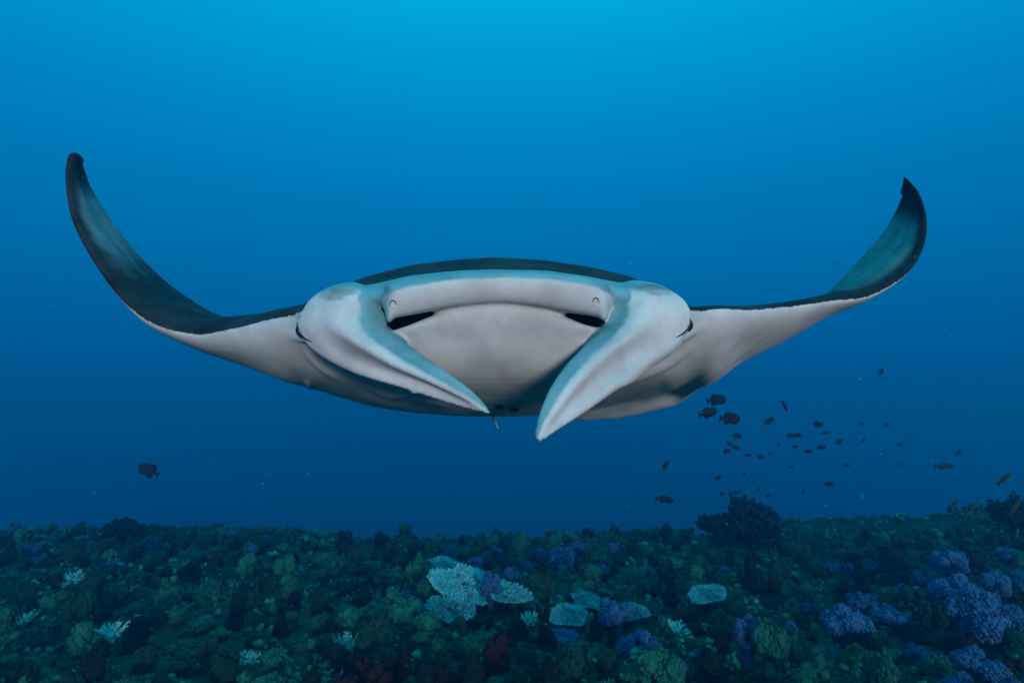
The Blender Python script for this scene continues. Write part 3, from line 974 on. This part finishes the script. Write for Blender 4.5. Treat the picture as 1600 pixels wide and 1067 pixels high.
# blend the folds where the shells meet
nb = len(parts[0][0]); fb = len(parts[0][1])
bv_body = BVHTree.FromPolygons([Vector(p) for p in parts[0][0]], [tuple(int(q) for q in t) for t in parts[0][1]])
bv_fins = BVHTree.FromPolygons([Vector(p) for p in SV[nb:]], [tuple(int(q) for q in t) for t in (SF[fb:] - nb)])
camx = (co - ORG) @ RGT; camd = (co - ORG) @ FWD
near = np.where((np.abs(camx) < 0.75) & (camd < 1.95))[0]
wj = np.zeros(nv)
for i in near:
    a = bv_body.find_nearest(co[i], 0.05); b = bv_fins.find_nearest(co[i], 0.05)
    if a[0] is not None and b[0] is not None:
        wj[i] = math.exp(-((max(a[3], b[3]) / 0.015) ** 2))
mouth_keep = 1 - np.clip(att[:, 3] * 3, 0, 1)
wj = (wj * mouth_keep)[:, None]
for it in range(6):
    co += 0.55 * lap(co); co -= 0.57 * lap(co)
for it in range(20):
    co += wj * 0.6 * lap(co)
rel = co - ORG
dep = rel @ FWD
vx, vy = CX + FPX * (rel @ RGT) / dep, CY - FPX * (rel @ UP) / dep
wsm = np.zeros(nv)
for px_, py_, r_px in ((580, 474, 36), (966, 470, 36), (556, 462, 30), (990, 458, 30), (512, 478, 34), (1042, 474, 34), (540, 500, 26), (1010, 496, 26), (602, 462, 16), (950, 458, 16)):
    wsm = np.maximum(wsm, np.where(dep < 1.8, np.clip(1.6 - 1.6 * np.hypot(vx - px_, vy - py_) / r_px, 0, 1), 0))
wsm = (wsm * mouth_keep)[:, None]
for it in range(60):
    co += wsm * 0.6 * lap(co)
for it in range(3):
    co += 0.5 * lap(co); co -= 0.52 * lap(co)
for it in range(5):
    att += 0.5 * lap(att)
# shallow skin folds of the gill flaps: ridges along lines on the underside
def normals():
    body.vertices.foreach_set('co', co.astype(np.float32).ravel()); body.update()
    nn_ = np.zeros(nv * 3, np.float32); body.vertices.foreach_get('normal', nn_); return nn_.reshape(-1, 3).astype(float)


nrm_ = normals()
rel = co - ORG
dep = rel @ FWD
vx, vy = CX + FPX * (rel @ RGT) / dep, CY - FPX * (rel @ UP) / dep
facing = ((nrm_ * rel).sum(1) < 0) & (dep < 2.4)
for line, hgt_, wid in (([(575, 604), (592, 614), (612, 619), (632, 618), (650, 610), (656, 600)], .007, 4.0),
                        ([(640, 622), (668, 628), (700, 634)], .005, 4.0), ([(478, 592), (484, 600), (487, 606)], .012, 5.0),
                        ([(470, 536), (486, 560), (512, 582), (540, 596)], .006, 5.0),
                        ([(950, 606), (1000, 590), (1050, 566), (1082, 540)], .008, 6.0),
                        ([(985, 628), (1030, 618), (1075, 602), (1110, 584)], .006, 5.0),
                        ([(560, 616), (600, 630), (660, 640)], .005, 5.0)):
    l_ = np.array(line, float); l_ = cr(l_, 60)[0]
    sel = np.where(facing & (vx > l_[:, 0].min() - 20) & (vx < l_[:, 0].max() + 20) & (vy > l_[:, 1].min() - 20) & (vy < l_[:, 1].max() + 20))[0]
    if len(sel) == 0: continue
    dd_ = np.sqrt((vx[sel, None] - l_[None, :, 0]) ** 2 + (vy[sel, None] - l_[None, :, 1]) ** 2)
    j_ = dd_.argmin(1); taper = np.sin(np.pi * np.clip((j_ + 1) / 61, 0.02, .98)) ** .6
    co[sel] += nrm_[sel] * (hgt_ * taper * np.exp(-(dd_.min(1) / wid) ** 2))[:, None]
body.vertices.foreach_set('co', co.astype(np.float32).ravel())
body.update()
# dark pigment on top of each cheek, and a few belly spots
def pig(px, py, rx, ry, amt):
    q = np.sqrt(((vx - px) / rx) ** 2 + ((vy - py) / ry) ** 2)
    att[:, 4] = np.maximum(att[:, 4], np.where(facing & (dep < 2.2), amt * np.clip(1.7 - q * 1.2, 0, 1), 0))


for a_ in ((520, 463, 26, 9, .5), (534, 456, 26, 8, .55), (1030, 455, 26, 9, .5), (1014, 450, 26, 8, .55), (780, 636, 8, 4, .9), (803, 640, 9, 4, .9), (985, 628, 10, 4, .6), (1020, 632, 5, 3, .6)):
    pig(*a_)
for k, nme in enumerate(('dorsal', 'patch', 'tip', 'mouth', 'smudge', 'cyan_light')):
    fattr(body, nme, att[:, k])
body.polygons.foreach_set('use_smooth', np.ones(len(body.polygons), bool))

m_skin, nt, b = new_mat('manta_skin')
N, L = nt.nodes, nt.links


def A_(n):
    a = N.new('ShaderNodeAttribute'); a.attribute_name = n; return a.outputs['Fac']


def M_(op, x, y, z=None):
    q = N.new('ShaderNodeMath'); q.operation = op
    for i_, v_ in enumerate((x, y, z)):
        if v_ is None: continue
        if isinstance(v_, (int, float)): q.inputs[i_].default_value = v_
        else: L.new(v_, q.inputs[i_])
    return q.outputs[0]


def MIX_(f, a_, b_):
    q = N.new('ShaderNodeMix'); q.data_type = 'RGBA'
    for key, v_ in (('Factor', f), ('A', a_), ('B', b_)):
        if isinstance(v_, tuple): q.inputs[key].default_value = (*v_, 1)
        elif isinstance(v_, (int, float)): q.inputs[key].default_value = v_
        else: L.new(v_, q.inputs[key])
    return q.outputs['Result']


def NOISE_(s, d=4, r=.55):
    q = N.new('ShaderNodeTexNoise'); q.inputs['Scale'].default_value = s; q.inputs['Detail'].default_value = d; q.inputs['Roughness'].default_value = r
    tc = N.new('ShaderNodeTexCoord'); L.new(tc.outputs['Object'], q.inputs['Vector']); return q.outputs['Fac']


def RAMP_(f, lo, hi):
    q = N.new('ShaderNodeMapRange'); q.inputs['From Min'].default_value = lo; q.inputs['From Max'].default_value = hi
    q.interpolation_type = 'SMOOTHSTEP'; L.new(f, q.inputs['Value']); return q.outputs[0]


edge = M_('MULTIPLY_ADD', M_('SUBTRACT', NOISE_(55, 6, .7), 0.5), 0.9, A_('dorsal'))
dmask = RAMP_(edge, 0.32, 0.68)
white = MIX_(RAMP_(NOISE_(9, 5), .35, .75), (.80, .76, .74), (.62, .58, .57))
white = MIX_(M_('MULTIPLY', RAMP_(NOISE_(3.2, 6, .62), .48, .72), .55), white, (.46, .43, .43))
white = MIX_(M_('MULTIPLY', RAMP_(NOISE_(26, 8, .7), .56, .70), .30), white, (.48, .45, .45))
white = MIX_(M_('MULTIPLY', RAMP_(NOISE_(120, 3), .66, .74), .25), white, (.35, .33, .33))
darkc = MIX_(RAMP_(NOISE_(6, 5), .3, .75), (.011, .014, .018), (.036, .043, .048))
darkc = MIX_(RAMP_(NOISE_(160, 2), .70, .76), darkc, (.16, .18, .18))
pale = MIX_(RAMP_(NOISE_(14, 4), .3, .7), (.17, .22, .22), (.26, .32, .31))
darkc = MIX_(RAMP_(M_('MULTIPLY_ADD', M_('SUBTRACT', NOISE_(18, 4), .5), .5, A_('patch')), .15, .9), darkc, pale)  # bluish sheen of overhead light, put into the wing colour
cyan_lit = MIX_(RAMP_(NOISE_(11, 4), .3, .7), (.14, .34, .38), (.24, .46, .50))  # slate skin with the cyan overhead light painted into its colour
white = MIX_(RAMP_(M_('MULTIPLY_ADD', M_('SUBTRACT', NOISE_(40, 5), .5), .4, A_('cyan_light')), .2, .8), white, cyan_lit)
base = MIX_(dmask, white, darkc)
base = MIX_(RAMP_(A_('tip'), .2, .8), base, (.022, .026, .03))
base = MIX_(RAMP_(A_('mouth'), .25, .8), base, (.03, .028, .03))
base = MIX_(RAMP_(M_('MULTIPLY_ADD', M_('SUBTRACT', NOISE_(30, 4), .5), .35, A_('smudge')), .15, .95), base, (.05, .06, .065))
L.new(base, b.inputs['Base Color'])
b.inputs['Roughness'].default_value = .62
b.inputs['Specular IOR Level'].default_value = .06
bp = N.new('ShaderNodeBump'); bp.inputs['Strength'].default_value = .18; bp.inputs['Distance'].default_value = .004
L.new(NOISE_(70, 6, .65), bp.inputs['Height']); L.new(bp.outputs['Normal'], b.inputs['Normal'])

m_eye, _, b_ = new_mat('eye_dark')
b_.inputs['Base Color'].default_value = (.008, .009, .012, 1); b_.inputs['Roughness'].default_value = .25
m_flap, nt_, b_ = new_mat('nostril_skin')
b_.inputs['Base Color'].default_value = (.16, .15, .16, 1); b_.inputs['Roughness'].default_value = .6

base_pt = P(776, 650, 2.2)
manta = bpy.data.objects.new('manta_ray', None); COL.objects.link(manta); manta.location = base_pt
tag(manta, 'large manta ray gliding above the reef with wings raised and head fins curled', 'manta ray')
bpy.context.view_layer.update()


def mpart(name, me, mat, parent=None):
    me.transform(Matrix.Translation(-Vector(base_pt)))
    return link(name, me, mat, parent or manta)


mpart('body', body, m_skin)
bpy.context.view_layer.update()
bb = BVHTree.FromPolygons([Vector(p) for p in co], [tuple(p.vertices) for p in body.polygons])


def surf(px, py, lift=0.0):
    """the point of the body's skin behind a photo pixel"""
    dr = Vector(P(px, py, 1.0) - ORG).normalized()
    h = bb.ray_cast(Vector(ORG), dr)
    return np.array(h[0] - dr * lift) if h[0] is not None else None


# eyes: dark balls in the outer side of each cheek, with the dark line of the lower lid
for arc, eye in (([(464, 503), (465, 511), (469, 520), (477, 529), (489, 535)], (474, 516, 1.60)), ([(1078, 497), (1078, 505), (1074, 514), (1066, 522), (1056, 527)], (1071, 508, 1.60))):
    v, f = ico(3)
    o = mpart('eye', mesh_np('eye', v * .021 + P(*eye), f), m_eye)
    l_ = cr(np.array(arc, float), 26)[0]; pts = []
    for a_, c_ in l_:
        q_ = surf(a_, c_)
        if q_ is not None and (q_ - ORG) @ FWD < 1.72: pts.append(q_)
    if len(pts) > 5:
        v, f = tube(pts, .0033 * np.sin(np.linspace(.25, 2.95, len(pts))), 8)
        mpart('eyelid', mesh_np('eyelid', v, f), m_eye, o)
# nostrils: small curled flaps at the corners of the upper jaw
for (px, py, sx) in ((614, 476, 1), (931, 472, -1)):
    pts = []
    for t in np.linspace(0, 1, 14):
        a = math.radians(190 - 190 * t)
        q_ = surf(px + sx * 5.0 * math.cos(a), py - 6.5 * math.sin(a), .001)
        if q_ is not None: pts.append(q_)
    v, f = tube(pts, .0020 * np.sin(np.linspace(.35, 2.8, len(pts))), 8)
    fl = mpart('nostril', mesh_np('nostril', v, f), m_flap)
    q_ = surf(px + sx * 1.5, py + 3, -.0015); v, f = ico(2)
    mpart('nostril_flap', mesh_np('nostril_flap', v * np.array([.004, .003, .006]) + q_, f), m_skin, fl)
# tail whip
tp, _ = cr(P([776, 774, 771, 772, 775, 778], [612, 628, 645, 655, 662, 669], [2.8, 3.05, 3.3, 3.45, 3.5, 3.52]), 40)
v, f = tube(tp, np.linspace(.020, .003, 40), 8)
mpart('tail', mesh_np('tail', v, f), m_skin)

# ------------------------------------------------------------------ fish
m_fish = mat_coral('dark_fish', (.006, .010, .018), (.020, .030, .045), 20, bump=.1)
m_yfish = mat_coral('yellowish_fish', (.012, .022, .006), (.045, .075, .016), 20, bump=.1)


def fish_parts(deep=.42, seed=0):
    """about 1 unit long, nose to +X"""
    n, m = 16, 12
    t = np.linspace(0, 1, n)
    h = deep * .5 * np.sin(np.pi * np.clip(t, 0, 1) ** .75) ** .8 * (1 - .25 * t) + .035 * t + .004
    w = .16 * np.sin(np.pi * t ** .7) ** .9 + .006
    x = .5 - .8 * t
    th = np.linspace(0, 2 * np.pi, m, endpoint=False)
    v = np.stack([np.repeat(x, m), (w[:, None] * .5 * np.cos(th)).ravel(), (h[:, None] * np.sin(th)).ravel()], -1)
    f = grid_faces(n, m); b_ = Soup(); b_.add(v, f, np.clip(.5 - v[:, 2] * 2, 0, 1))
    b_.add(np.array([[.5 + .01, 0, 0], [-.31, 0, 0]]), np.array([[0, 1, 0]])[:0].reshape(0, 3), 0)

    def fin(poly, th_=.008):
        p = np.array(poly, float); k = len(p)
        v = np.vstack([np.stack([p[:, 0], np.full(k, th_), p[:, 1]], -1), np.stack([p[:, 0], np.full(k, -th_), p[:, 1]], -1)])
        f = [(0, i, i + 1) for i in range(1, k - 1)] + [(k, k + i + 1, k + i) for i in range(1, k - 1)]
        for i in range(k):
            j = (i + 1) % k; f += [(i, k + i, k + j), (i, k + j, j)]
        return v, np.array(f)
    tail = fin([(-.27, .02), (-.36, .09), (-.5, .17), (-.44, .0), (-.5, -.17), (-.36, -.09), (-.27, -.02)])
    dors = fin([(.18, deep * .40), (.05, deep * .62), (-.12, deep * .60), (-.25, deep * .42), (-.27, .05), (.0, deep * .3)])
    anal = fin([(.0, -deep * .3), (-.27, -.05), (-.25, -deep * .40), (-.14, -deep * .62), (-.02, -deep * .52)])
    return b_, tail, dors, anal


def fish_mesh(deep, seed):
    b_, ta, do, an = fish_parts(deep, seed)
    for v, f in (ta, do, an): b_.add(v, f, .3)
    return b_.mesh('fish')


fish_me = [fish_mesh(d, k) for k, d in enumerate((.42, .50, .34))]
slim_me = fish_mesh(.22, 9)
yfish_me = [recolour(fish_mesh(d, 20 + k), m_yfish) for k, d in enumerate((.30, .38))]
SCH = ('small dark fish in the loose school under the manta wing', 'school of small dark fish')
YEL = ('small yellowish fish hovering by the tall narrow sea fan', 'yellowish fish by the sea fan')
FAR = ('faint small fish far out in open blue water', 'faint far fish')
REEF = ('tiny dark fish hovering just over the large bushy sea fan', 'tiny fish over the sea fan')
# px, py, length in px, heading angle in the picture (deg), real length, mesh set, label
FISH = [
    (1119, 625, 31, 8, .20, 1, ('dark fish at the top of the three big fish of the school', None)),
    (1106, 645, 33, 14, .20, 0, ('dark fish with pale-edged tail, middle of the three big fish of the school', None)),
    (1140, 654, 35, -4, .20, 1, ('darkest deep-bodied fish, lowest of the three big fish of the school', None)),
    (1226, 634, 22, -55, .12, 3, ('thin dark fish diving steeply beside the school', None)),
    (1201, 658, 19, 32, .14, 0, SCH), (1277, 663, 16, 0, .13, 1, SCH), (1289, 676, 12, 10, .12, 0, SCH), (1235, 681, 14, 5, .12, 1, SCH), (1248, 680, 14, 175, .12, 0, SCH),
    (1151, 681, 15, -6, .12, 1, SCH), (1140, 693, 13, 150, .11, 0, SCH), (1149, 699, 12, -15, .11, 1, SCH), (1135, 705, 13, 25, .11, 1, SCH), (1217, 694, 8, 70, .10, 0, SCH),
    (1242, 698, 12, 0, .13, 2, SCH), (1263, 705, 17, 3, .15, 2, SCH), (1283, 699, 16, -4, .14, 0, SCH), (1168, 711, 12, 0, .11, 0, SCH), (1189, 714, 12, 180, .11, 1, SCH),
    (1203, 709, 10, 10, .10, 0, SCH), (1122, 746, 13, 30, .11, 0, SCH), (1163, 740, 9, 40, .10, 1, SCH), (1236, 729, 10, 0, .12, 0, SCH),
    (1040, 727, 19, 58, .14, 2, ('dark fish tilted nose up, apart from the school', None)),
    (1038, 780, 30, -2, .24, 2, ('long dim fish cruising low beyond the reef edge', None)),
    (1127, 771, 10, 20, .10, 0, REEF), (1185, 764, 8, 40, .09, 0, REEF), (1200, 774, 11, 10, .10, 1, REEF), (1255, 768, 10, 60, .10, 0, REEF), (1155, 768, 8, 10, .09, 1, REEF),
    (1296, 756, 20, -4, .16, 2, ('slender dark fish level over the reef beyond the school', None)),
    (1376, 581, 15, 60, .30, 1, FAR), (1311, 690, 16, 20, .15, 0, SCH), (1322, 726, 12, 0, .12, 1, SCH), (1405, 694, 12, 10, .22, 0, FAR), (1385, 664, 11, 20, .22, 1, FAR),
    (1346, 662, 12, 0, .22, 0, FAR), (1349, 687, 10, 30, .2, 1, FAR), (1404, 726, 8, 80, .16, 0, FAR),
    (1475, 728, 30, 6, .42, 4, ('pale yellowish fish, faint in the open water', None)), (1498, 708, 14, 50, .20, 5, ('small faint yellowish fish above the pale one', None)),
    (1569, 748, 26, 52, .16, 4, ('dark yellowish fish climbing above the tall narrow sea fan', None)),
    (1491, 787, 18, 55, .13, 4, YEL), (1520, 793, 16, 50, .12, 5, YEL), (1508, 810, 14, 65, .11, 4, YEL), (1583, 772, 13, 60, .10, 5, YEL), (1530, 808, 19, 30, .13, 4, YEL), (1586, 792, 28, 62, .17, 4, YEL),
]
for k, (px, py, L_, ang, real, mi, (lab, grp)) in enumerate(FISH):
    d = real * FPX / L_
    me = slim_me if mi == 3 else (yfish_me[mi - 4] if mi >= 4 else fish_me[mi])
    o = link('reef_fish', me, m_fish)
    a = math.radians(ang)
    yaw = rnd.uniform(-.35, .35)
    X = RGT * math.cos(a) + UP * math.sin(a) + FWD * yaw
    X /= np.linalg.norm(X)
    Zv = -RGT * math.sin(a) + UP * math.cos(a)
    if Zv[2] < 0: Zv = -Zv
    Zv = Zv - X * (Zv @ X); Zv /= np.linalg.norm(Zv)
    Yv = np.cross(Zv, X)
    M = Matrix(((X[0], Yv[0], Zv[0], 0), (X[1], Yv[1], Zv[1], 0), (X[2], Yv[2], Zv[2], 0), (0, 0, 0, 1)))
    o.matrix_world = Matrix.Translation(Vector(P(px, py, d))) @ M @ Matrix.Diagonal((real, real, real, 1))
    tag(o, lab, 'fish', grp)

# the lone triggerfish with its own fins
tr = bpy.data.objects.new('triggerfish', None); COL.objects.link(tr)
d = .24 * FPX / 34
b_, ta, do, an = fish_parts(.56, 3)
bm_ = b_.mesh('trigger_body')
link('body', bm_, m_fish, tr)
for nme, (v, f) in (('tail_fin', ta), ('dorsal_fin', do), ('anal_fin', an)):
    link(nme, mesh_np(nme, v, f, False), m_fish, tr)
sp = Soup(); v, f = tube([(.22, 0, .22), (.19, 0, .34), (.15, 0, .44)], [.022, .015, .006], 6); sp.add(v, f, .2)
link('spine', sp.mesh('spine'), m_fish, tr)
v, f = ico(2)
for sgn in (-1, 1): link('eye', mesh_np('fish_eye', v * .018 + np.array([.33, sgn * .052, .05]), f), m_eye, tr)
a = math.radians(148)
Xv = RGT * math.cos(a) + UP * math.sin(a) - FWD * .3; Xv /= np.linalg.norm(Xv)
Zv = RGT * math.sin(math.radians(20)) + UP; Zv = Zv - Xv * (Zv @ Xv); Zv /= np.linalg.norm(Zv)
Yv = np.cross(Zv, Xv)
tr.matrix_world = Matrix.Translation(Vector(P(233, 735, d))) @ Matrix(((Xv[0], Yv[0], Zv[0], 0), (Xv[1], Yv[1], Zv[1], 0), (Xv[2], Yv[2], Zv[2], 0), (0, 0, 0, 1))) @ Matrix.Diagonal((.24, .24, .24, 1))
tag(tr, 'lone dark triggerfish swimming in open water with its spine raised', 'fish')

# ------------------------------------------------------------------ drifting specks in the water
m_snow, nt_, b_ = new_mat('plankton')
b_.inputs['Base Color'].default_value = (.25, .33, .35, 1); b_.inputs['Roughness'].default_value = .8
s = Soup(); r_ = np.random.default_rng(12)
for k in range(170):
    d = r_.uniform(.9, 5.5); px, py = r_.uniform(-100, 1700), r_.uniform(250, 880)
    v, f = ico(1)
    s.add(v * r_.uniform(.0004, .0011) * d * r_.uniform(.5, 1.6, 3) + P(px, py, d), f, 0)
tag(link('drifting_particles', s.mesh('drifting_particles'), m_snow), 'pale plankton specks drifting in the water', 'plankton', kind='stuff')
